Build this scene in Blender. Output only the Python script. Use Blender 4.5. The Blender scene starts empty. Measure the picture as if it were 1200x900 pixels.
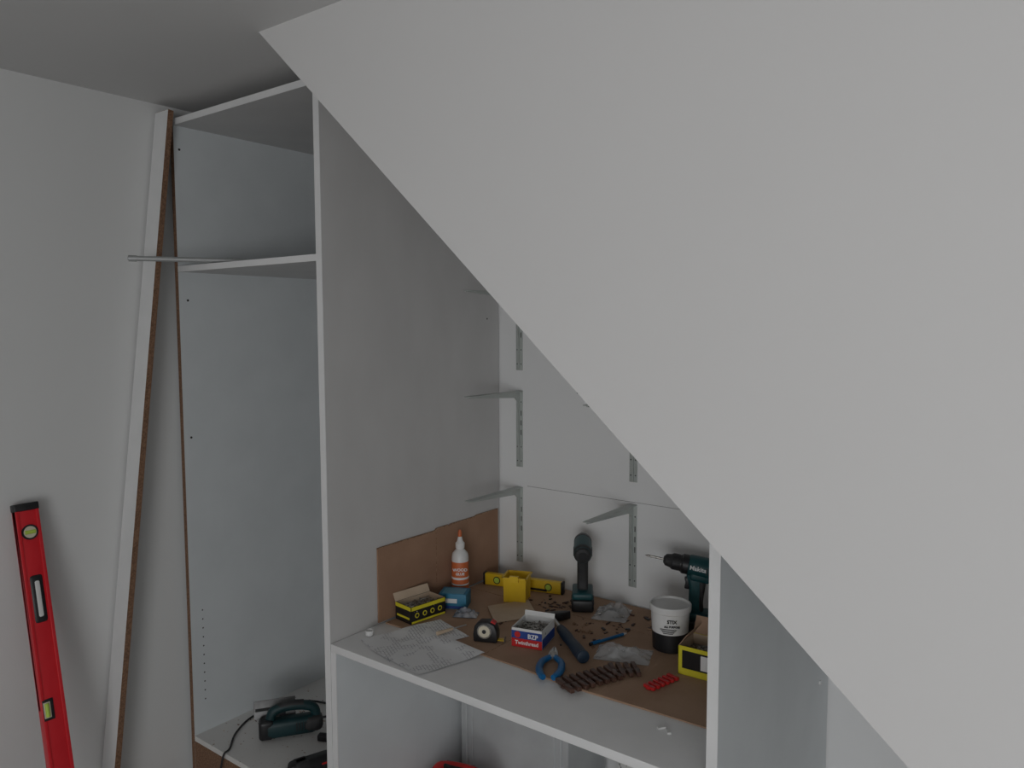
import bpy, bmesh, random
from math import *
from mathutils import Matrix, Vector, Euler, noise
random.seed(7)
D=bpy.data; SC=bpy.context.scene
# ------------------------------------------------------------------ materials
def mat(name,col,rough=.5,metal=0.,col2=None,ns=8.,detail=4.,bump=0.,bs=60.,alpha=1.,lo=.35,hi=.65,stretch=None):
    m=D.materials.new(name); m.use_nodes=True; nt=m.node_tree; b=nt.nodes['Principled BSDF']
    b.inputs['Base Color'].default_value=(*col,1); b.inputs['Roughness'].default_value=rough
    b.inputs['Metallic'].default_value=metal; b.inputs['Alpha'].default_value=alpha
    tc=nt.nodes.new('ShaderNodeTexCoord')
    mp=nt.nodes.new('ShaderNodeMapping'); nt.links.new(tc.outputs['Object'],mp.inputs['Vector'])
    if stretch: mp.inputs['Scale'].default_value=stretch
    if col2 is None: col2=tuple(c*.9 for c in col)
    n=nt.nodes.new('ShaderNodeTexNoise'); n.inputs['Scale'].default_value=ns; n.inputs['Detail'].default_value=detail
    nt.links.new(mp.outputs[0],n.inputs['Vector'])
    r=nt.nodes.new('ShaderNodeValToRGB'); r.color_ramp.elements[0].position=lo; r.color_ramp.elements[1].position=hi
    r.color_ramp.elements[0].color=(*col,1); r.color_ramp.elements[1].color=(*col2,1)
    nt.links.new(n.outputs['Fac'],r.inputs['Fac']); nt.links.new(r.outputs['Color'],b.inputs['Base Color'])
    if bump:
        n2=nt.nodes.new('ShaderNodeTexNoise'); n2.inputs['Scale'].default_value=bs; n2.inputs['Detail'].default_value=3
        nt.links.new(tc.outputs['Object'],n2.inputs['Vector'])
        bu=nt.nodes.new('ShaderNodeBump'); bu.inputs['Strength'].default_value=bump; bu.inputs['Distance'].default_value=.004
        nt.links.new(n2.outputs['Fac'],bu.inputs['Height']); nt.links.new(bu.outputs['Normal'],b.inputs['Normal'])
    return m
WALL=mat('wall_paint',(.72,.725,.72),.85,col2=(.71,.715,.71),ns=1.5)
WALLB=mat('back_wall_paint',(.84,.845,.845),.8,col2=(.82,.825,.825),ns=2)
BULK=mat('bulkhead_paint',(.735,.728,.722),.85,col2=(.725,.718,.712),ns=1.2)
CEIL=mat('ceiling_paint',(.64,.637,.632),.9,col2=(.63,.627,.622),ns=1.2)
TRIM=mat('trim_gloss',(.78,.77,.75),.35)
FLOOR=mat('floor_carpet',(.50,.49,.475),.95,col2=(.42,.41,.40),ns=60,bump=.3,bs=300)
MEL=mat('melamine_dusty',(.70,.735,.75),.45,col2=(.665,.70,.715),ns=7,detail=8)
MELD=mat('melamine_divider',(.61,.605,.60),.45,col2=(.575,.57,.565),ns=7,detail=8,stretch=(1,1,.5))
MELW=mat('melamine_white',(.82,.82,.82),.4,col2=(.78,.785,.785),ns=9)
CHIP=mat('chipboard_edge',(.30,.17,.10),.85,col2=(.16,.085,.05),ns=180,bump=.3,bs=300)
DARK=mat('dark_hole',(.03,.03,.03),.8)
def cardmat(name,a,c,freq,ax=1,st=.1):
    m=mat(name,a,.85,col2=c,ns=6,detail=6); nt=m.node_tree; b=nt.nodes['Principled BSDF']
    tc=nt.nodes.new('ShaderNodeTexCoord'); w=nt.nodes.new('ShaderNodeTexWave'); w.bands_direction='XYZ'[ax]; w.inputs['Scale'].default_value=freq; w.inputs['Distortion'].default_value=.6
    nt.links.new(tc.outputs['Object'],w.inputs['Vector'])
    bu=nt.nodes.new('ShaderNodeBump'); bu.inputs['Strength'].default_value=st; bu.inputs['Distance'].default_value=.002
    nt.links.new(w.outputs['Fac'],bu.inputs['Height']); nt.links.new(bu.outputs['Normal'],b.inputs['Normal']); return m
CARD=cardmat('cardboard',(.45,.295,.20),(.36,.225,.145),40,0)
CARDS=cardmat('cardboard_upright',(.40,.24,.155),(.33,.19,.12),40,1)
CARD2=mat('cardboard_light',(.62,.49,.36),.85,col2=(.55,.42,.30),ns=9)
CARDR=mat('cardboard_torn_edge',(.20,.11,.06),.9,col2=(.46,.30,.19),ns=150)
STEEL=mat('bracket_steel',(.50,.53,.51),.4,.25,col2=(.45,.48,.46),ns=30)
CHROME=mat('chrome',(.50,.50,.50),.35,.75)
SATIN=mat('satin_steel',(.42,.43,.43),.4,.3)
DSTEEL=mat('dull_steel',(.20,.20,.20),.45,.5,col2=(.15,.15,.15),ns=40)
SHINY=mat('screw_steel',(.45,.43,.40),.3,.8,col2=(.25,.24,.22),ns=200)
TEAL=mat('teal_plastic',(.006,.066,.075),.45,col2=(.005,.055,.064),ns=20)
TEALD=mat('dark_teal_plastic',(.004,.034,.04),.5,col2=(.003,.028,.032),ns=20)
BLACK=mat('black_rubber',(.020,.020,.022),.6,col2=(.03,.03,.03),ns=60)
BLK2=mat('black_plastic',(.014,.014,.016),.4)
WHITE=mat('white_plastic',(.80,.80,.79),.35)
WTXT=mat('white_print',(.85,.85,.85),.6)
ORANGE=mat('orange_label',(.66,.16,.05),.5)
YEL=mat('yellow_plastic',(.85,.56,.02),.4,col2=(.77,.50,.02),ns=12)
YELB=mat('yellow_print',(.75,.66,.03),.6)
BLUE=mat('blue_print',(.03,.21,.35),.5)
BLUED=mat('blue_dark_print',(.02,.06,.28),.5)
BLUEP=mat('blue_grip',(.0,.13,.34),.4)
NAVY=mat('navy_grip',(.01,.027,.052),.5)
RED=mat('red_paint',(.72,.018,.028),.35,col2=(.66,.014,.024),ns=10)
REDP=mat('red_plastic',(.58,.02,.02),.45)
BRN=mat('brown_plastic',(.10,.05,.035),.45,col2=(.07,.033,.022),ns=40)
CREAM=mat('cream_label',(.70,.64,.50),.5)
VIAL=mat('vial_fluid',(.55,.75,.12),.1)
CLEAR=mat('clear_polythene',(.75,.76,.77),.12,alpha=.38,bump=.6,bs=40)
CRATE=mat('clear_crate_plastic',(.80,.83,.84),.2,alpha=.5)
def speck(name,base,chip,scale,thr):
    m=mat(name,base,.5); nt=m.node_tree; b=nt.nodes['Principled BSDF']
    tc=nt.nodes.new('ShaderNodeTexCoord'); n=nt.nodes.new('ShaderNodeTexNoise'); n.inputs['Scale'].default_value=scale; n.inputs['Detail'].default_value=6
    r=nt.nodes.new('ShaderNodeValToRGB'); r.color_ramp.elements[0].position=thr; r.color_ramp.elements[1].position=thr+.06
    r.color_ramp.elements[0].color=(*base,1); r.color_ramp.elements[1].color=(*chip,1)
    nt.links.new(tc.outputs['Object'],n.inputs['Vector']); nt.links.new(n.outputs['Fac'],r.inputs['Fac']); nt.links.new(r.outputs['Color'],b.inputs['Base Color'])
    return m
DUSTY=speck('dusty_board',(.74,.73,.71),(.35,.22,.13),70,.66)
SPECK=speck('speckled_board',(.68,.68,.66),(.2,.2,.2),110,.60)
def papermat():
    m=mat('drawing_paper',(.82,.83,.84),.7); nt=m.node_tree; b=nt.nodes['Principled BSDF']
    tc=nt.nodes.new('ShaderNodeTexCoord'); mp=nt.nodes.new('ShaderNodeMapping'); mp.inputs['Rotation'].default_value=(0,0,.5)
    nt.links.new(tc.outputs['Object'],mp.inputs[0])
    br=nt.nodes.new('ShaderNodeTexBrick'); br.inputs['Scale'].default_value=28; br.inputs['Mortar Size'].default_value=.02; br.offset=.37; br.squash=1.7; br.squash_frequency=3
    br.inputs['Color1'].default_value=(.82,.83,.84,1); br.inputs['Color2'].default_value=(.77,.78,.79,1); br.inputs['Mortar'].default_value=(.36,.36,.40,1)
    nt.links.new(mp.outputs[0],br.inputs['Vector'])
    n=nt.nodes.new('ShaderNodeTexNoise'); n.inputs['Scale'].default_value=17
    nt.links.new(tc.outputs['Object'],n.inputs['Vector'])
    r=nt.nodes.new('ShaderNodeValToRGB'); r.color_ramp.elements[0].position=.48; r.color_ramp.elements[1].position=.52
    nt.links.new(n.outputs['Fac'],r.inputs['Fac'])
    mx=nt.nodes.new('ShaderNodeMixRGB'); mx.inputs[1].default_value=(.82,.83,.84,1)
    nt.links.new(r.outputs['Color'],mx.inputs[0]); nt.links.new(br.outputs['Color'],mx.inputs[2])
    nt.links.new(mx.outputs[0],b.inputs['Base Color']); return m
PAPER=papermat()
# ------------------------------------------------------------------ builder
class Bld:
    def __init__(s,name): s.name=name; s.bm=bmesh.new(); s.mats=[]
    def mi(s,m):
        if m not in s.mats: s.mats.append(m)
        return s.mats.index(m)
    def add(s,t,m,loc=(0,0,0),rot=(0,0,0),mtx=None):
        M=Matrix.Translation(loc)@Euler(rot).to_matrix().to_4x4()
        if mtx is not None: M=mtx@M
        t.transform(M); i=s.mi(m)
        for f in t.faces: f.material_index=i
        me=D.meshes.new('tmp'); t.to_mesh(me); t.free(); s.bm.from_mesh(me); D.meshes.remove(me)
    def box(s,m,size,loc,rot=(0,0,0),bev=0.,taper=1.,mtx=None):
        t=bmesh.new(); bmesh.ops.create_cube(t,size=1)
        for v in t.verts:
            k=taper if v.co.z>0 else 1
            v.co=Vector((v.co.x*size[0]*k,v.co.y*size[1]*k,v.co.z*size[2]))
        if bev: bmesh.ops.bevel(t,geom=t.edges[:],offset=bev,segments=3,profile=.5,affect='EDGES')
        s.add(t,m,loc,rot,mtx)
    def bx(s,m,x0,x1,y0,y1,z0,z1,bev=0.):
        s.box(m,(x1-x0,y1-y0,z1-z0),((x0+x1)/2,(y0+y1)/2,(z0+z1)/2),bev=bev)
    def cyl(s,m,r,h,loc,rot=(0,0,0),r2=None,seg=24,mtx=None,bev=0):
        t=bmesh.new(); bmesh.ops.create_cone(t,cap_ends=True,segments=seg,radius1=r,radius2=r if r2 is None else r2,depth=h)
        if bev: bmesh.ops.bevel(t,geom=[e for e in t.edges if abs(e.verts[0].co.z-e.verts[1].co.z)<1e-6],offset=bev,segments=2,profile=.5,affect='EDGES')
        s.add(t,m,loc,rot,mtx)
    def lathe(s,m,prof,loc=(0,0,0),rot=(0,0,0),seg=32,mtx=None):
        t=bmesh.new(); rings=[]
        for r,z in prof:
            rings.append([t.verts.new((max(r,1e-5)*cos(2*pi*i/seg),max(r,1e-5)*sin(2*pi*i/seg),z)) for i in range(seg)])
        for a,b in zip(rings,rings[1:]):
            for i in range(seg): t.faces.new((a[i],a[(i+1)%seg],b[(i+1)%seg],b[i]))
        t.faces.new(rings[0][::-1]); t.faces.new(rings[-1]); bmesh.ops.recalc_face_normals(t,faces=t.faces[:])
        s.add(t,m,loc,rot,mtx)
    def prism(s,m,pts,depth,loc=(0,0,0),rot=(0,0,0),bev=0.,mtx=None):
        t=bmesh.new(); a=[t.verts.new((x,y,-depth/2)) for x,y in pts]; b=[t.verts.new((x,y,depth/2)) for x,y in pts]
        t.faces.new(a[::-1]); t.faces.new(b); n=len(pts)
        for i in range(n): t.faces.new((a[i],a[(i+1)%n],b[(i+1)%n],b[i]))
        bmesh.ops.recalc_face_normals(t,faces=t.faces[:])
        if bev: bmesh.ops.bevel(t,geom=t.edges[:],offset=bev,segments=3,profile=.5,affect='EDGES')
        s.add(t,m,loc,rot,mtx)
    def tube(s,m,pts,r,seg=12,sub=6,mtx=None,rf=None):
        P=[Vector(p) for p in pts]; Q=[]
        if len(P)>2 or rf:
            E=[P[0]*2-P[1]]+P+[P[-1]*2-P[-2]]
            for i in range(1,len(E)-2):
                for k in range(sub):
                    t=k/sub; a,b,c,d=E[i-1:i+3]
                    Q.append(.5*((2*b)+(c-a)*t+(2*a-5*b+4*c-d)*t*t+(3*b-a-3*c+d)*t**3))
            Q.append(P[-1])
        else: Q=P
        t=bmesh.new(); rings=[]; up=None
        for i,q in enumerate(Q):
            T=(Q[min(i+1,len(Q)-1)]-Q[max(i-1,0)]).normalized()
            if up is None: up=T.orthogonal().normalized()
            up=(up-T*up.dot(T)).normalized(); sd=T.cross(up)
            rr=r if rf is None else r*rf(i/(len(Q)-1))
            rings.append([t.verts.new(q+up*rr*cos(2*pi*k/seg)+sd*rr*sin(2*pi*k/seg)) for k in range(seg)])
        for a,b in zip(rings,rings[1:]):
            for i in range(seg): t.faces.new((a[i],a[(i+1)%seg],b[(i+1)%seg],b[i]))
        t.faces.new(rings[0][::-1]); t.faces.new(rings[-1]); bmesh.ops.recalc_face_normals(t,faces=t.faces[:])
        s.add(t,m,mtx=mtx)
    def text(s,m,body,size,loc,rot=(pi/2,0,0),mtx=None):
        c=D.curves.new('t','FONT'); c.body=body; c.size=size; c.align_x='CENTER'; c.align_y='CENTER'; c.extrude=.0002; c.resolution_u=2; c.offset=.0004
        o=D.objects.new('t',c); me=D.meshes.new_from_object(o)
        t=bmesh.new(); t.from_mesh(me); D.meshes.remove(me); D.objects.remove(o); D.curves.remove(c)
        s.add(t,m,loc,rot,mtx)
    def done(s,loc=(0,0,0),rotz=0,rot=None,ang=35):
        me=D.meshes.new(s.name); s.bm.to_mesh(me); s.bm.free()
        for m in s.mats: me.materials.append(m)
        for p in me.polygons: p.use_smooth=True
        me.set_sharp_from_angle(angle=radians(ang))
        o=D.objects.new(s.name,me); SC.collection.objects.link(o); o.location=loc; o.rotation_euler=rot or (0,0,rotz); return o
RX=(0,pi/2,0)
# ------------------------------------------------------------------ room
XL,XR,YB,YF,H=-2.52,2.3,2.19,-2.5,2.408
b=Bld('wall_left'); b.bx(WALL,XL-.12,XL,YF-.12,YB+.12,-.1,H+.12); b.done()
b=Bld('wall_back'); b.bx(WALLB,XL,XR,YB,YB+.12,-.1,H+.12)
b.bx(DARK,-1.6,-.62,YB-.0004,YB+.01,1.1087,1.1096)
b.cyl(DARK,.004,.001,(-1.39,YB-.0005,1.452),(pi/2,0,0)); b.done()
b=Bld('wall_right'); b.bx(WALL,XR,XR+.12,YF-.12,YB+.12,-.1,H+.12); b.done()
wx0,wx1,wz0,wz1=0.0,2.1,.35,1.9
b=Bld('wall_front')
b.bx(WALL,XL,wx0,YF-.12,YF,-.1,H+.12); b.bx(WALL,wx1,XR,YF-.12,YF,-.1,H+.12)
b.bx(WALL,wx0,wx1,YF-.12,YF,-.1,wz0); b.bx(WALL,wx0,wx1,YF-.12,YF,wz1,H+.12); b.done()
b=Bld('window_1')
for z in (wz0+.03,wz1-.03): b.box(TRIM,(wx1-wx0,.06,.06),((wx0+wx1)/2,YF-.06,z),bev=.005)
for x in (wx0+.03,(wx0+wx1)/2,wx1-.03): b.box(TRIM,(.06,.06,wz1-wz0-.12),(x,YF-.06,(wz0+wz1)/2),bev=.005)
b.box(TRIM,(wx1-wx0+.1,.16,.025),((wx0+wx1)/2,YF+.02,wz0-.012),bev=.006); b.done()
b=Bld('floor'); b.bx(FLOOR,XL,XR,YF,YB,-.1,0); b.done()
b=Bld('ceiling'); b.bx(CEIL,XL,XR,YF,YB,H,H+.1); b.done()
m_=.908; xc=-1.708; yb=1.207
b=Bld('wall_bulkhead')
x_fl=xc+H/m_
b.prism(BULK,[(xc,H),(x_fl,0),(XR,0),(XR,H)],YB-yb,loc=(0,(yb+YB)/2,0),rot=(pi/2,0,0)); b.done(ang=20)
def skirting(name,x0,y0,x1,y1):
    b=Bld(name); L=hypot(x1-x0,y1-y0); a=atan2(y1-y0,x1-x0)
    b.prism(TRIM,[(0,0),(.018,0),(.018,.125),(.012,.14),(.010,.155),(.004,.168),(0,.17)],L,loc=((x0+x1)/2,(y0+y1)/2,0),rot=(pi/2,0,a+pi/2))
    return b.done()
skirting('baseboard_left',XL,YF,XL,1.385)
skirting('baseboard_right',XR,yb,XR,YF)
skirting('baseboard_front',XR,YF,XL,YF)
# ------------------------------------------------------------------ wardrobe carcass
b=Bld('wardrobe_carcass')
y0,y1=1.40,2.184
b.bx(MEL,-2.478,-2.460,y0,y1,0,2.355)
b.bx(CHIP,-2.479,-2.4605,y0-.0006,y0+.0004,.0,2.355)
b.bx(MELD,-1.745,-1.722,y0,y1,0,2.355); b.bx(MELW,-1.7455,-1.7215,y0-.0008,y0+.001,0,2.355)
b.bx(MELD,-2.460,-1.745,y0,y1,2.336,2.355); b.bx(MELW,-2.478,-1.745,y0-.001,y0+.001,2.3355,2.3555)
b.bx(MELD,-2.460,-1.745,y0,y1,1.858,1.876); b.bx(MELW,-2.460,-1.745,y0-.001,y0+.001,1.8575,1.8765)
b.bx(DUSTY,-2.460,-1.745,y0,y1,.235,.253)
b.bx(CHIP,-2.460,-1.745,y0,y0+.018,0,.235)
for y,z in [(1.419,2.26),(1.431,1.764),(1.426,1.299),(2.0,2.26),(2.0,1.764)]:
    b.cyl(DARK,.004,.001,(-2.4598,y,z),RX,seg=12)
for i in range(11):
    b.cyl(DARK,.0026,.001,(-2.4598,1.445,.37+.032*i),RX,seg=10)
for y,z in [(2.12,1.7),(2.12,1.0)]:
    b.cyl(DARK,.003,.001,(-1.7218,y,z),RX,seg=10)
b.done()
# ------------------------------------------------------------------ desk unit
b=Bld('built_in_desk')
b.bx(MELW,-1.720,-.587,1.40,2.184,.748,.770,bev=.0008)
b.bx(MEL,-1.720,-1.700,1.402,2.184,0,.748)
b.bx(MELW,-1.7205,-1.6995,1.4005,1.403,0,.748)
b.bx(MEL,-.587,-.565,1.402,2.184,0,1.31); b.bx(MELW,-.5875,-.5645,1.4005,1.403,0,1.31)
b.bx(MELW,-1.700,-.587,1.41,2.184,.08,.10); b.bx(MELW,-1.700,-.587,1.44,1.455,0,.08)
b.cyl(MELW,.006,.004,(-.563,2.1,.72),RX); b.done()
# ------------------------------------------------------------------ leaning board
b=Bld('leaning_board')
th=atan(.1235); L=2.372/cos(th)
b.box(MELW,(.080,.018,L),(0,0,L/2)); b.box(CHIP,(.001,.0182,L),(.0402,0,L/2)); b.box(CHIP,(.08,.018,.001),(0,0,L))
b.done(loc=(-2.470,1.085,.002),rot=(-th,0,0))
# ------------------------------------------------------------------ red level
def level(name,Ln,wd,dp,body):
    b=Bld(name)  # length along Z, width X, depth Y
    b.box(body,(wd,dp,Ln-.03),(0,0,Ln/2),bev=.002)
    for s_ in (-1,1): b.box(body,(.009,dp+.005,Ln-.04),(s_*(wd/2-.0045),0,Ln/2),bev=.001)
    for z in (.011,Ln-.011): b.box(BLK2,(wd+.004,dp+.007,.022),(0,0,z),bev=.003)
    for z in (Ln-.085,.085):
        b.cyl(BLK2,.022,dp+.007,(0,0,z),(pi/2,0,0)); b.cyl(CREAM,.017,dp+.008,(0,0,z),(pi/2,0,0))
        for s_ in (-1,1): b.cyl(VIAL,.006,.028,(0,s_*(dp/2+.002),z),(0,radians(90),0))
    for z in (Ln*.765,Ln*.235):
        b.box(BLK2,(.042,dp+.007,.145),(0,0,z),bev=.012); b.box(WHITE,(.027,dp+.0085,.118),(0,0,z),bev=.010)
    b.box(BLK2,(.030,dp+.006,.060),(-wd/2+.016,0,Ln/2),bev=.002); b.box(CREAM,(.020,dp+.007,.046),(-wd/2+.013,0,Ln/2),bev=.002)
    for s_ in (-1,1): b.cyl(VIAL,.006,.038,(-wd/2+.013,s_*(dp/2+.0025),Ln/2))
    return b.done()
th=atan2(.243,1.15)
o=level('spirit_level',1.185,.062,.024,RED)
o.matrix_world=Matrix.Translation((-2.243,.914,.004))@Matrix.Rotation(-th,4,'Y')@Matrix.Rotation(pi/2,4,'Z')
# ------------------------------------------------------------------ metal rod on shelf
b=Bld('steel_extension_rod')
P0=Vector((-2.395,1.203,1.8865)); P1=Vector((-2.03,1.77,1.8865)); dv=(P1-P0)
b.tube(SATIN,[P0,P0+dv*.45],.0082); b.tube(SATIN,[P0+dv*.43,P1],.0066)
b.tube(SATIN,[P0,P0+dv*.035],.0100); b.tube(BLK2,[P0-dv*.002,P0+dv*.001],.006); b.tube(SATIN,[P0+dv*.42,P0+dv*.45],.0095)
b.done()
# ------------------------------------------------------------------ brackets
def bracket(x,z):
    b=Bld('shelf_bracket')
    b.box(STEEL,(.028,.003,.272),(0,-.0015,-.136),bev=.001)
    b.box(STEEL,(.028,.285,.003),(0,-.1425,-.0015),bev=.001)
    b.prism(STEEL,[(0,-.003),(-.284,-.003),(-.284,-.006),(-.03,-.024),(-.016,-.036),(-.007,-.27),(0,-.27)],.005,rot=(pi/2,0,pi/2))
    for zz in (-.04,-.2,-.25):
        for sx in (-.0085,.0085): b.cyl(DARK,.0022,.0008,(sx,-.0033,zz),(pi/2,0,0),seg=10)
    for k in range(3): b.box(DARK,(.003,.0008,.018),(.0085,-.0033,-.08-.034*k))
    return b.done(loc=(x,YB,z))
for x,z in [(-1.632,1.791),(-1.632,1.447),(-1.632,1.103),(-1.178,1.447),(-1.178,1.103)]: bracket(x,z)
# ------------------------------------------------------------------ cardboard
b=Bld('cardboard_sheet')
pts=[(-1.705,1.60),(-1.53,1.605),(-1.35,1.60),(-1.2,1.598),(-1.05,1.585),(-.88,1.592),(-.74,1.60),(-.592,1.605),(-.592,2.176),(-1.705,2.176)]
b.prism(CARD,pts,.004,loc=(0,0,.7725))
b.prism(CARD,[(-1.02,1.588),(-.593,1.602),(-.593,1.78),(-.98,2.0)],.0006,loc=(0,0,.7748))
b.bx(CARDR,-1.32,-1.317,1.60,2.17,.7744,.7749); b.bx(CARDR,-1.7,-.6,1.993,1.996,.7744,.7749)
b.done()
b=Bld('cardboard_panel')
top=[(1.582,.230),(1.70,.231),(1.838,.230),(1.842,.236),(1.90,.2365),(1.906,.233),(1.912,.2365),(2.04,.2365),(2.05,.240),(2.168,.240)]
b.prism(CARDS,[(1.582,0),(2.168,0)]+top[::-1],.005,rot=(pi/2,0,pi/2))
b.prism(CARDR,[(y,z-.002) for y,z in top]+[(y,z+.001) for y,z in top[::-1]],.0056,rot=(pi/2,0,pi/2))
b.box(CARDR,(.0056,.002,.226),(0,1.84,.114)); b.done(loc=(-1.7175,0,.7755))
b=Bld('cardboard_flap'); b.prism(CARD2,[(-1.536,1.885),(-1.43,1.79),(-1.36,1.915),(-1.465,2.01)],.003,bev=.0005); b.done(loc=(0,0,.7777))
ZT=.7755
# ------------------------------------------------------------------ glue bottle
b=Bld('glue_bottle')
b.lathe(WHITE,[(.0,0),(.024,0),(.028,.004),(.028,.130),(.026,.143),(.016,.155),(.013,.158),(.013,.165)])
b.lathe(ORANGE,[(.0283,.022),(.0286,.024),(.0286,.116),(.0283,.118)])
b.lathe(WTXT,[(.0288,.060),(.0289,.061),(.0289,.066),(.0288,.067)]); b.lathe(WTXT,[(.0288,.040),(.0289,.041),(.0289,.044),(.0288,.045)])
b.lathe(WHITE,[(.015,.162),(.0155,.178),(.010,.184),(.006,.202),(.0035,.211)]); b.lathe(ORANGE,[(.0065,.200),(.0065,.212),(.004,.222),(.001,.223)])
b.text(WTXT,'WOOD',.014,(0,-.0288,.094)); b.text(WTXT,'GLUE',.012,(0,-.0288,.080))
b.done(loc=(-1.679,1.917,ZT),rotz=.7)
# ------------------------------------------------------------------ open boxes
def screws(b,w,d,z,n,mat_=SHINY):
    for i in range(n):
        x=random.uniform(-w/2,w/2)*.75;y=random.uniform(-d/2,d/2)*.75;a=random.uniform(0,6.28);t=random.uniform(-.35,.35)
        M=Matrix.Translation((x,y,z+random.uniform(0,.008)))@Matrix.Rotation(a,4,'Z')@Matrix.Rotation(pi/2+t,4,'Y')
        b.cyl(mat_,.0016,.03,(0,0,0),seg=6,mtx=M); b.cyl(mat_,.0036,.002,(0,0,.015),r2=.0015,seg=8,mtx=M)
def openbox(name,w,d,h,m,inner,loc,rotz,extra=None):
    b=Bld(name); t=.0015
    b.box(m,(w,d,t),(0,0,t/2))
    for sy in (-1,1): b.box(m,(w,t,h),(0,sy*(d/2-t/2),h/2)); b.box(inner,(w-2*t,t*.5,h-.001),(0,sy*(d/2-t*1.3),h/2))
    for sx in (-1,1): b.box(m,(t,d,h),(sx*(w/2-t/2),0,h/2)); b.box(inner,(t*.5,d-2*t,h-.001),(sx*(w/2-t*1.3),0,h/2))
    b.box(SHINY,(w-.006,d-.006,.004),(0,0,h*.6)); screws(b,w,d,h*.62,60)
    if extra: extra(b,w,d,h)
    return b.done(loc=loc,rotz=rotz)
def exA(b,w,d,h):
    b.box(YELB,(.0006,d*.96,h*.22),(w/2+.0003,0,h*.88)); b.box(YELB,(w*.98,.0006,h*.22),(0,-d/2-.0003,h*.88))
    b.box(YELB,(.0006,d*.96,h*.12),(w/2+.0003,0,h*.08))
    for k in range(4): b.cyl(YELB,.008,.0008,(w/2+.0003,-d*.33+d*.22*k,h*.45),RX,seg=20); b.cyl(BLK2,.005,.001,(w/2+.0005,-d*.33+d*.22*k,h*.45),RX,seg=20)
    b.box(YELB,(w*.8,.0008,h*.12),(0,-d/2-.0003,h*.3))
    b.box(CARD2,(.0015,d,.028),(-w/2-.006,0,h+.010),rot=(0,-.5,0))
openbox('screw_box',.078,.135,.053,BLK2,CARD2,(-1.655,1.702,ZT),-.14,extra=exA)
b=Bld('plug_box'); b.box(BLUE,(.09,.068,.048),(0,0,.024),bev=.001); b.box(WTXT,(.05,.0008,.014),(-.01,-.0342,.026)); b.box(BLUED,(.09,.0008,.008),(0,-.0342,.006))
b.box(mat('pale_blue_print',(.12,.38,.52),.5),(.07,.05,.0008),(0,-.004,.0484)); b.done(loc=(-1.630,1.834,ZT),rotz=.48)
def exS(b,w,d,h):
    b.box(REDP,(w*.99,.0006,h*.45),(0,-d/2-.0003,h*.23)); b.box(BLUED,(w*.99,.0006,h*.40),(0,-d/2-.0003,h*.66))
    b.text(WTXT,'BZP',.018,(w*.2,-d/2-.001,h*.62)); b.text(WTXT,'Twinthread',.015,(0,-d/2-.001,h*.24)); b.cyl(REDP,.009,.0012,(-w*.3,-d/2-.0004,h*.66),(pi/2,0,0))
    b.box(BLUED,(.0006,d*.98,h*.5),(w/2+.0003,0,h*.3)); b.box(WHITE,(w,.0015,.016),(0,d/2+.002,h+.005),rot=(-.3,0,0))
openbox('screw_box',.092,.104,.054,WHITE,WHITE,(-1.261,1.754,ZT),.262,extra=exS)
def exY(b,w,d,h):
    b.box(BLK2,(w*.6,.0006,h*.62),(-w*.12,-d/2-.0003,h*.55)); b.box(WTXT,(w*.14,.0008,h*.5),(w*.02,-d/2-.0006,h*.55)); b.box(BLK2,(.0006,d*.8,h*.2),(-w/2-.0003,0,h*.7))
    b.box(BLK2,(.0006,d*.6,h*.12),(-w/2-.0003,0,h*.3))
    b.box(CARD,(w,.0015,.05),(0,d/2+.012,h+.018),rot=(-.5,0,0)); b.box(CARD,(.0015,d,.04),(-w/2+.012,0,h+.015),rot=(0,.6,0))
openbox('screw_box',.135,.10,.076,YELB,CARD2,(-.775,1.865,ZT),.04,extra=exY)
b=Bld('yellow_caddy')
for s_ in (-1,1):
    b.box(YEL,(.074,.003,.082),(0,s_*.034,.041),rot=(-s_*.06,0,0)); b.box(YEL,(.003,.07,.082),(s_*.035,0,.041),rot=(0,s_*.06,0))
    b.box(YEL,(.084,.006,.005),(0,s_*.039,.081)); b.box(YEL,(.006,.084,.005),(s_*.040,0,.081))
b.box(YEL,(.068,.066,.003),(0,0,.0015)); b.box(YEL,(.03,.012,.02),(0,-.040,.08)); b.done(loc=(-1.502,1.998,ZT),rotz=.40)
b=Bld('spirit_level')
b.box(YEL,(.29,.022,.040),(0,0,.020),bev=.002)
for x in (-.143,.143): b.box(BLK2,(.008,.024,.042),(x,0,.021),bev=.002)
for x in (-.095,.095): b.cyl(BLK2,.013,.0235,(x,0,.02),(pi/2,0,0)); b.cyl(VIAL,.010,.0245,(x,0,.02),(pi/2,0,0))
b.box(BLK2,(.05,.0235,.022),(0,0,.026)); b.box(VIAL,(.036,.0245,.010),(0,0,.032)); b.box(BLK2,(.07,.0228,.008),(.055,0,.008)); b.done(loc=(-1.547,2.094,ZT),rotz=.25)
b=Bld('tape_measure')
pr=[(-.034,0),(.034,0),(.036,.012),(.036,.03),(.028,.052),(.008,.060),(-.018,.058),(-.032,.045),(-.036,.02)]
b.prism(BLK2,pr,.034,rot=(pi/2,0,0),bev=.004)
b.cyl(SHINY,.021,.0365,(-.002,0,.032),(pi/2,0,0)); b.cyl(CREAM,.017,.0375,(-.002,0,.032),(pi/2,0,0)); b.cyl(BLK2,.006,.039,(-.002,0,.032),(pi/2,0,0))
b.box(YEL,(.022,.018,.0015),(.044,0,.006)); b.box(SHINY,(.0015,.02,.014),(.055,0,.007)); b.box(REDP,(.014,.018,.006),(.022,0,.056),rot=(0,.6,0)); b.done(loc=(-1.372,1.678,ZT),rotz=.42)
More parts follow.
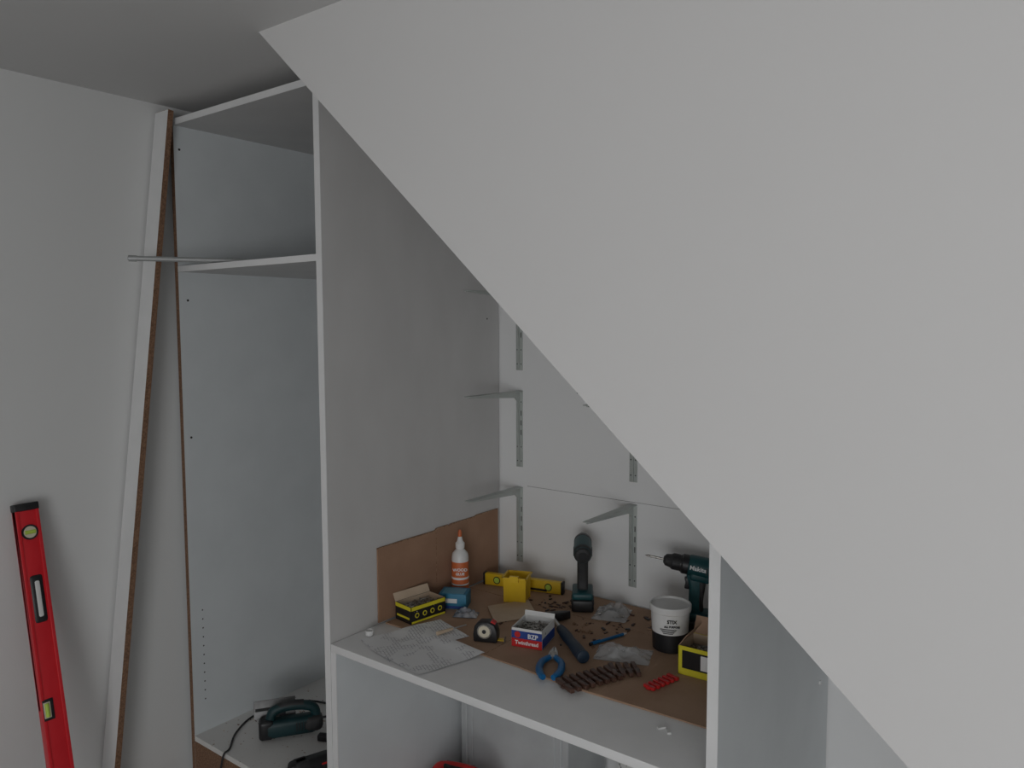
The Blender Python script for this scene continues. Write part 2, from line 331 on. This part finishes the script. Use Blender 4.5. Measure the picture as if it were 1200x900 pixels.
def pillow(name,w,d,h,m,loc,rotz,fill=None,n=18,seed=0):
    b=Bld(name); t=bmesh.new()
    for s_ in (1,0):
        G=[]
        for i in range(n+1):
            row=[]
            for j in range(n+1):
                u=i/n*2-1;v=j/n*2-1; e=(1-u**4)*(1-v**4)
                zz=.0008+s_*(h*e*(.55+.9*noise.noise(Vector((u*2.2+seed,v*2.2,seed)))+.25*noise.noise(Vector((u*7,v*7,seed))))+.001)
                zz=max(zz,.0006+s_*.0008)
                row.append(t.verts.new((u*w/2*(1+.06*noise.noise(Vector((v*2,seed,0)))),v*d/2*(1+.06*noise.noise(Vector((u*2,seed,3)))),zz)))
            G.append(row)
        for i in range(n):
            for j in range(n):
                f=(G[i][j],G[i+1][j],G[i+1][j+1],G[i][j+1]); t.faces.new(f if s_ else f[::-1])
    b.add(t,m)
    if fill: fill(b)
    return b.done(loc=loc,rotz=rotz,ang=80)
pillow('fixings_pouch',.075,.05,.02,mat('grey_film',(.16,.19,.24),.2,alpha=.85,col2=(.5,.5,.52),ns=40),(-1.545,1.790,ZT),.5,seed=2)
def fl(b):
    for i in range(45):
        M=Matrix.Translation((random.uniform(-.035,.035),random.uniform(-.04,.04),random.uniform(.004,.012)))@Matrix.Rotation(random.uniform(0,6),4,'Z')@Matrix.Rotation(pi/2,4,'Y')
        b.cyl(SHINY,.002,.025,(0,0,0),seg=6,mtx=M)
pillow('bag_of_screws',.105,.115,.032,CLEAR,(-1.182,2.065,ZT),.3,fl,seed=5)
def fl2(b):
    for i in range(14):
        M=Matrix.Translation((random.uniform(-.04,.04),random.uniform(-.03,.03),.004))@Matrix.Rotation(random.uniform(0,6),4,'Z')
        b.box(WHITE,(.018,.010,.005),(0,0,0),mtx=M)
pillow('plastic_bag',.150,.100,.024,CLEAR,(-1.008,1.825,ZT),.35,fl2,seed=9)
# ------------------------------------------------------------------ drills
def drill(name,loc,rotz,kind,pitch):
    b=Bld(name)
    b.box(BLK2,(.108,.070,.040),(.004,0,.020),bev=.007); b.box(TEAL,(.104,.066,.022),(.002,0,.050),bev=.007)
    b.box(BLACK,(.05,.072,.02),(-.02,0,.032),bev=.004)
    b.prism(TEAL,[(-.022,.055),(.022,.055),(.017,.085),(.016,.14),(.026,.175),(-.034,.175),(-.026,.14),(-.019,.09)],.033,rot=(pi/2,0,0),bev=.009)
    b.prism(BLACK,[(-.027,.062),(-.010,.062),(-.008,.165),(-.037,.168),(-.031,.14),(-.024,.09)],.0345,rot=(pi/2,0,0),bev=.008)
    b.prism(BLK2,[(.012,.125),(.030,.128),(.026,.145),(.030,.160),(.012,.165)],.016,rot=(pi/2,0,0),bev=.003)
    P=Matrix.Translation((0,0,.195))@Matrix.Rotation(-pitch,4,'Y')
    X=Matrix.Rotation(pi/2,4,'Y'); PX=P@X
    if kind=='impact':
        b.lathe(TEAL,[(.018,-.065),(.027,-.06),(.0285,-.04),(.029,.02),(.027,.045)],mtx=PX)
        b.lathe(BLACK,[(.01,-.071),(.022,-.068),(.0275,-.058),(.0295,-.046),(.0292,-.042)],mtx=PX)
        b.lathe(BLK2,[(.0285,.038),(.0285,.05),(.023,.068),(.016,.078),(.014,.090)],mtx=PX); b.lathe(CHROME,[(.010,.088),(.0125,.092),(.0125,.104),(.009,.106)],mtx=PX)
        for k in range(4):
            for sy in (-1,1): b.box(BLK2,(.022,.002,.003),(-.03,sy*.0285,.009-.006*k),mtx=P)
        b.cyl(BLK2,.013,.002,(-.0715,0,0),RX,mtx=P)
    else:
        b.lathe(TEAL,[(.020,-.085),(.030,-.078),(.032,-.055),(.032,-.01),(.031,.015),(.026,.022)],mtx=PX)
        b.lathe(BLACK,[(.012,-.090),(.024,-.087),(.031,-.078),(.0328,-.068),(.0325,-.062)],mtx=PX)
        b.lathe(BLK2,[(.024,.015),(.029,.020),(.029,.036),(.0245,.040),(.0245,.043)],mtx=PX)
        b.lathe(BLACK,[(.021,.040),(.023,.044),(.023,.066),(.020,.070),(.017,.085),(.009,.092)],mtx=PX)
        for k in range(16):
            a=k*2*pi/16; b.box(BLK2,(.02,.002,.003),(.055,.023*cos(a),.023*sin(a)),rot=(a,0,0),mtx=P)
        b.cyl(SHINY,.0032,.05,(.115,0,0),RX,mtx=P); b.cyl(SHINY,.0032,.008,(.143,0,0),RX,r2=.0005,mtx=P)
        b.tube(DARK,[(.10+.002*i,.0033*cos(i*.8),.0033*sin(i*.8)) for i in range(20)],.0006,seg=5,sub=2,mtx=P)
        for sy in (-1,1):
            for k in range(5): b.box(BLK2,(.003,.002,.02),(-.065+.008*k,sy*.0318,.0),mtx=P)
        b.box(TEAL,(.06,.05,.03),(-.02,0,-.024),bev=.008,mtx=P)
        for sy,rz in ((-1,0),(1,pi)): b.text(WTXT,'Makita',.018,(-.008,sy*.0328,.002),rot=(pi/2,0,rz),mtx=P)
    return b.done(loc=loc,rotz=rotz)
drill('impact_driver',(-1.290,2.065,ZT),atan2(.85,-.53),'impact',0.12)
drill('cordless_drill',(-.925,2.100,ZT),atan2(-.42,-.91),'drill',.17)
# ------------------------------------------------------------------ white tub
b=Bld('adhesive_tub')
b.lathe(BLK2,[(.046,0),(.048,.002),(.050,.055)],seg=48); b.lathe(WHITE,[(.0502,.052),(.0535,.112),(.0535,.113)],seg=48)
b.lathe(WHITE,[(.0535,.108),(.057,.110),(.058,.113),(.058,.126),(.0565,.128),(.0535,.128),(.052,.122),(.01,.121)],seg=48)
for k,(z,s) in enumerate([(.092,'STIX'),(.078,'ALL PURPOSE')]):
    b.text(BLK2,s,.013 if k==0 else .007,(.01,-.0545 if k==0 else -.0535,z),rot=(pi/2+.05,0,.15))
for k in range(4): b.box(BLK2,(.045-.006*k,.001,.0015),(.0,-.0524+.0002*k,.070-.004*k))
b.done(loc=(-.930,1.950,ZT),rotz=.35)
# ------------------------------------------------------------------ hammer
b=Bld('hammer')
b.tube(NAVY,[(.10,0,.016),(.20,0,.017),(.30,0,.017)],.0155,rf=lambda t:.85+.12*abs(sin(t*6))+.2*t)
b.tube(CHROME,[(.0,0,.016),(.11,0,.016)],.0075); b.cyl(NAVY,.0178,.012,(.300,0,.018),RX,bev=.004)
b.box(BLK2,(.026,.036,.026),(0,0,.016),bev=.004); b.cyl(BLK2,.0145,.035,(0,-.035,.016),(pi/2,0,0),bev=.002); b.cyl(CHROME,.0148,.004,(0,-.0535,.016),(pi/2,0,0))
b.prism(BLK2,[(-.012,.015),(.012,.015),(.012,.035),(.003,.062),(-.004,.062),(-.012,.03)],.024,loc=(0,0,.016),bev=.002)
b.done(loc=(-1.303,1.905,ZT),rotz=atan2(-.194,.239))
b=Bld('pliers')
for s_ in (-1,1):
    b.tube(BLUEP,[(.012,s_*.008,.009),(.045,s_*.026,.009),(.09,s_*.028,.009),(.125,s_*.018,.009),(.135,s_*.012,.009)],.0085,rf=lambda t:.85+.3*sin(t*pi))
    b.prism(CHROME,[(.02,s_*.012),(.0,s_*.013),(-.02,s_*.010),(-.045,s_*.003),(-.045,0.0005*s_),(.0,0),(.015,0)],.011,loc=(0,0,.009),bev=.001)
b.cyl(SHINY,.009,.015,(0,0,.009)); b.done(loc=(-1.150,1.692,ZT),rotz=atan2(-.10,.055))
def shims(name,n,pitch,w,m,loc,rotz,h=.009):
    b=Bld(name); b.box(m,(n*pitch,.012,h*.6),(0,0,h*.3),bev=.001)
    for i in range(n):
        for s_ in (-1,1):
            b.box(m,(pitch*.58,w*.48,h),((i-n/2+.5)*pitch,s_*w*.25,h/2),bev=.001,rot=(s_*.04,0,random.uniform(-.07,.07)))
    return b.done(loc=loc,rotz=rotz)
shims('plastic_shims',8,.021,.075,BRN,(-1.0,1.635,ZT+.001),1.15,h=.011)
shims('plastic_shims',4,.020,.07,BRN,(-.955,1.735,ZT+.001),.75,h=.011)
shims('plastic_shims',6,.0175,.034,REDP,(-.848,1.732,ZT+.001),1.32,h=.008)
b=Bld('blue_pen'); b.tube(BLUEP,[(-.06,0,.0045),(.06,0,.0045)],.0043,seg=8); b.cyl(WHITE,.004,.014,(.067,0,.0045),RX,r2=.001); b.cyl(BLK2,.0045,.01,(-.062,0,.0045),RX); b.box(BLUEP,(.035,.002,.002),(-.045,0,.0095)); b.done(loc=(-1.093,1.885,ZT),rotz=atan2(.138,.046))
b=Bld('screwdriver'); b.tube(CARD2,[(-.045,0,.006),(.01,0,.006)],.006,rf=lambda t:1-.3*t); b.tube(CHROME,[(.01,0,.006),(.06,0,.005)],.002,seg=8); b.done(loc=(-1.492,1.655,.7795),rotz=1.35)
def sheet(name,c,off,seed):
    b=Bld(name); t=bmesh.new(); n=20; G=[]
    for i in range(n+1):
        row=[]
        for j in range(n+1):
            u=i/n;v=j/n
            x=(c[0][0]*(1-u)+c[1][0]*u)*(1-v)+(c[3][0]*(1-u)+c[2][0]*u)*v; y=(c[0][1]*(1-u)+c[1][1]*u)*(1-v)+(c[3][1]*(1-u)+c[2][1]*u)*v
            k=min(1,max(0,(y-1.56)/.04)); z=.7708+k*.0052+off+.0025*max(0,noise.noise(Vector((x*9,y*9,seed))))
            row.append(t.verts.new((x,y,z)))
        G.append(row)
    for i in range(n):
        for j in range(n): t.faces.new((G[i][j],G[i+1][j],G[i+1][j+1],G[i][j+1]))
    b.add(t,PAPER); return b.done(ang=80)
sheet('paper_drawing',[(-1.675,1.47),(-1.50,1.415),(-1.43,1.67),(-1.585,1.715)],.0,1)
sheet('paper_drawing',[(-1.610,1.440),(-1.377,1.402),(-1.318,1.605),(-1.515,1.625)],.003,4)
b=Bld('plastic_cap'); b.lathe(WHITE,[(.010,0),(.012,.001),(.0125,.014),(.011,.015),(.010,.013),(.009,.004),(.001,.003)]); b.done(loc=(-1.678,1.510,.771))
b=Bld('plastic_chips')
for (x,y) in [(-.735,1.539),(-.754,1.545)]: b.box(WHITE,(.02,.008,.004),(x,y,.7722),rot=(0,0,random.uniform(0,3)))
b.done()
def debris(name,n,x0,x1,y0,y1,z,mats,smax=.009,cl=None):
    b=Bld(name)
    for i in range(n):
        x=random.uniform(x0,x1);y=random.uniform(y0,y1)
        if cl and random.random()<.8:
            c=random.choice(cl); x=random.gauss(c[0],.035);y=random.gauss(c[1],.03)
            x=min(max(x,x0),x1); y=min(max(y,y0),y1)
        s=random.uniform(.002,smax)
        b.box(random.choice(mats),(s*random.uniform(.6,2),s*random.uniform(.3,.8),s*.3),(x,y,z+s*.15),rot=(0,0,random.uniform(0,3.1)))
    return b.done()
debris('wood_chippings',125,-1.46,-.95,1.70,2.15,ZT,[BRN,BRN,CARDR,BLK2],.012,[(-1.38,2.03),(-1.35,1.99),(-1.12,2.0),(-1.2,1.93),(-1.42,1.77),(-1.05,2.08)])
debris('sawdust_debris',130,-2.44,-1.77,1.43,2.1,.2535,[BRN,CHIP,CARD2],.007,[(-2.35,1.6),(-2.3,1.75),(-2.1,1.8)])
# ------------------------------------------------------------------ jigsaw in wardrobe
b=Bld('jigsaw')
b.box(TEALD,(.18,.056,.062),(0,0,.040),bev=.018)
b.box(BLACK,(.07,.062,.056),(.075,0,.042),bev=.02); b.box(BLK2,(.05,.054,.068),(-.08,0,.042),bev=.012)
b.tube(TEALD,[(-.068,0,.066),(-.055,0,.098),(-.01,0,.110),(.045,0,.106),(.08,0,.09),(.088,0,.055)],.0165,seg=16)
b.tube(BLACK,[(-.045,0,.104),(-.01,0,.114),(.045,0,.110)],.0155,seg=16); b.box(BLK2,(.03,.014,.014),(-.03,0,.090),bev=.003)
for k in range(5): b.box(BLK2,(.004,.058,.03),(.02+.009*k,0,.043))
b.box(DSTEEL,(.14,.003,.060),(-.05,.046,.088),rot=(-.35,0,0),bev=.001); b.box(DSTEEL,(.05,.03,.04),(-.06,.03,.05)); b.box(DARK,(.05,.004,.010),(-.09,.0450,.088),rot=(-.35,0,0))
b.box(CHROME,(.006,.06,.001),(-.10,.060,.06))
b.tube(BLACK,[(.09,0,.05),(.13,0,.05),(.18,.02,.035),(.22,.06,.01),(.20,.13,.006)],.004)
b.done(loc=(-2.19,1.60,.2535),rotz=.97)
b=Bld('power_cable'); b.tube(BLACK,[(-2.12,1.75,.259),(-2.2,1.83,.258),(-2.36,1.78,.258),(-2.41,1.62,.258),(-2.36,1.5,.258),(-2.28,1.42,.259),(-2.27,1.392,.255),(-2.275,1.38,.2),(-2.28,1.36,.1),(-2.25,1.3,.006)],.0035); b.done()
b=Bld('multi_tool'); b.box(BLK2,(.14,.045,.05),(0,0,.028),bev=.014); b.box(BLACK,(.05,.047,.046),(-.03,0,.03),bev=.01); b.box(SATIN,(.05,.03,.010),(.09,0,.028),bev=.002); b.box(REDP,(.02,.046,.006),(.04,0,.03)); b.tube(BLACK,[(-.06,0,.028),(-.11,0,.028)],.012)
b.done(loc=(-1.955,1.50,.2535),rotz=1.25)
b=Bld('utility_knife'); b.prism(BLK2,[(-.06,-.012),(.04,-.016),(.06,-.006),(.06,.010),(.04,.014),(-.06,.012)],.022,loc=(0,0,.012),bev=.004); b.box(CHROME,(.03,.018,.001),(.07,0,.012)); b.done(loc=(-2.04,1.67,.2535),rotz=.5)
# ------------------------------------------------------------------ below desk
b=Bld('storage_box')
w,d,h=.43,.22,.42
for s_ in (-1,1):
    b.box(CRATE,(w,.003,h),(0,s_*d/2,h/2)); b.box(CRATE,(.003,d,h),(s_*w/2,0,h/2))
b.box(CRATE,(w,d,.003),(0,0,.002)); b.box(CRATE,(w+.03,d+.03,.012),(0,0,h),bev=.004)
for s_ in (-1,1): b.box(CRATE,(w+.02,.008,.02),(0,s_*(d/2+.003),h-.03),bev=.002)
yf=-d/2-.004
b.tube(CRATE,[(-.19,yf,h-.05),(-.19,yf,.12),(-.18,yf,.07),(-.14,yf,.05),(0,yf,.05),(.14,yf,.05),(.18,yf,.07),(.19,yf,.12),(.19,yf,h-.05)],.005,seg=8)
b.tube(CRATE,[(-.165,yf,h-.06),(-.165,yf,.13),(-.15,yf,.09),(-.12,yf,.075),(.12,yf,.075),(.15,yf,.09),(.165,yf,.13),(.165,yf,h-.06)],.003,seg=8)
b.box(CRATE,(.10,.03,.03),(0,yf-.01,h-.02),bev=.006)
b.box(WHITE,(.2,.1,.10),(.04,0,.34)); b.box(WHITE,(.15,.1,.2),(-.1,.02,.1)); b.box(SHINY,(.2,.12,.08),(.06,0,.05)); b.done(loc=(-1.465,2.03,.1005))
b=Bld('offcut_panel'); b.box(SPECK,(.5,.012,.55),(0,0,.275)); b.done(loc=(-.93,2.10,.102),rot=(-.06,0,0))
b=Bld('tool_bag')
b.box(REDP,(.24,.16,.17),(0,0,.086),bev=.03); b.box(BLK2,(.245,.165,.05),(0,0,.03),bev=.02)
b.tube(YEL,[(-.07,-.02,.16),(-.05,-.03,.215),(.0,-.03,.232),(.05,-.03,.215),(.07,-.02,.16)],.009); b.tube(REDP,[(-.09,.03,.16),(-.06,.03,.21),(.06,.03,.21),(.09,.03,.16)],.014)
b.tube(YEL,[(-.1,-.04,.165),(.1,-.04,.165)],.006); b.box(BLK2,(.1,.03,.02),(0,.03,.215),bev=.006)
b.done(loc=(-1.515,1.70,.1005),rotz=.3)
# ------------------------------------------------------------------ light
w=D.worlds.new('World'); SC.world=w; w.use_nodes=True
w.node_tree.nodes['Background'].inputs[0].default_value=(.80,.90,1,1); w.node_tree.nodes['Background'].inputs[1].default_value=.8
l=D.lights.new('window_daylight','AREA'); l.shape='RECTANGLE'; l.size=wx1-wx0-.1; l.size_y=wz1-wz0-.1; l.energy=42; l.color=(1,.99,.985)
o=D.objects.new('window_daylight',l); SC.collection.objects.link(o); o.location=((wx0+wx1)/2,YF+.02,(wz0+wz1)/2); o.rotation_euler=(pi/2,0,0)
# ------------------------------------------------------------------ camera
yaw,pitch,roll,f=0.65042,0.0766516,-0.003229,909.28
fw=Vector((-sin(yaw)*cos(pitch),cos(yaw)*cos(pitch),-sin(pitch))); r=Vector((cos(yaw),sin(yaw),0)); u=r.cross(fw)
r2=r*cos(roll)+u*sin(roll); u2=-r*sin(roll)+u*cos(roll)
cam=D.cameras.new('camera'); cam.sensor_width=36; cam.lens=f/1200*36; cam.clip_start=.05
co=D.objects.new('camera',cam); SC.collection.objects.link(co)
M=Matrix.Identity(4)
for i in range(3): M[i][0]=r2[i]; M[i][1]=u2[i]; M[i][2]=-fw[i]
M.translation=(0,0,1.68); co.matrix_world=M; SC.camera=co
SC.view_settings.view_transform='Standard'
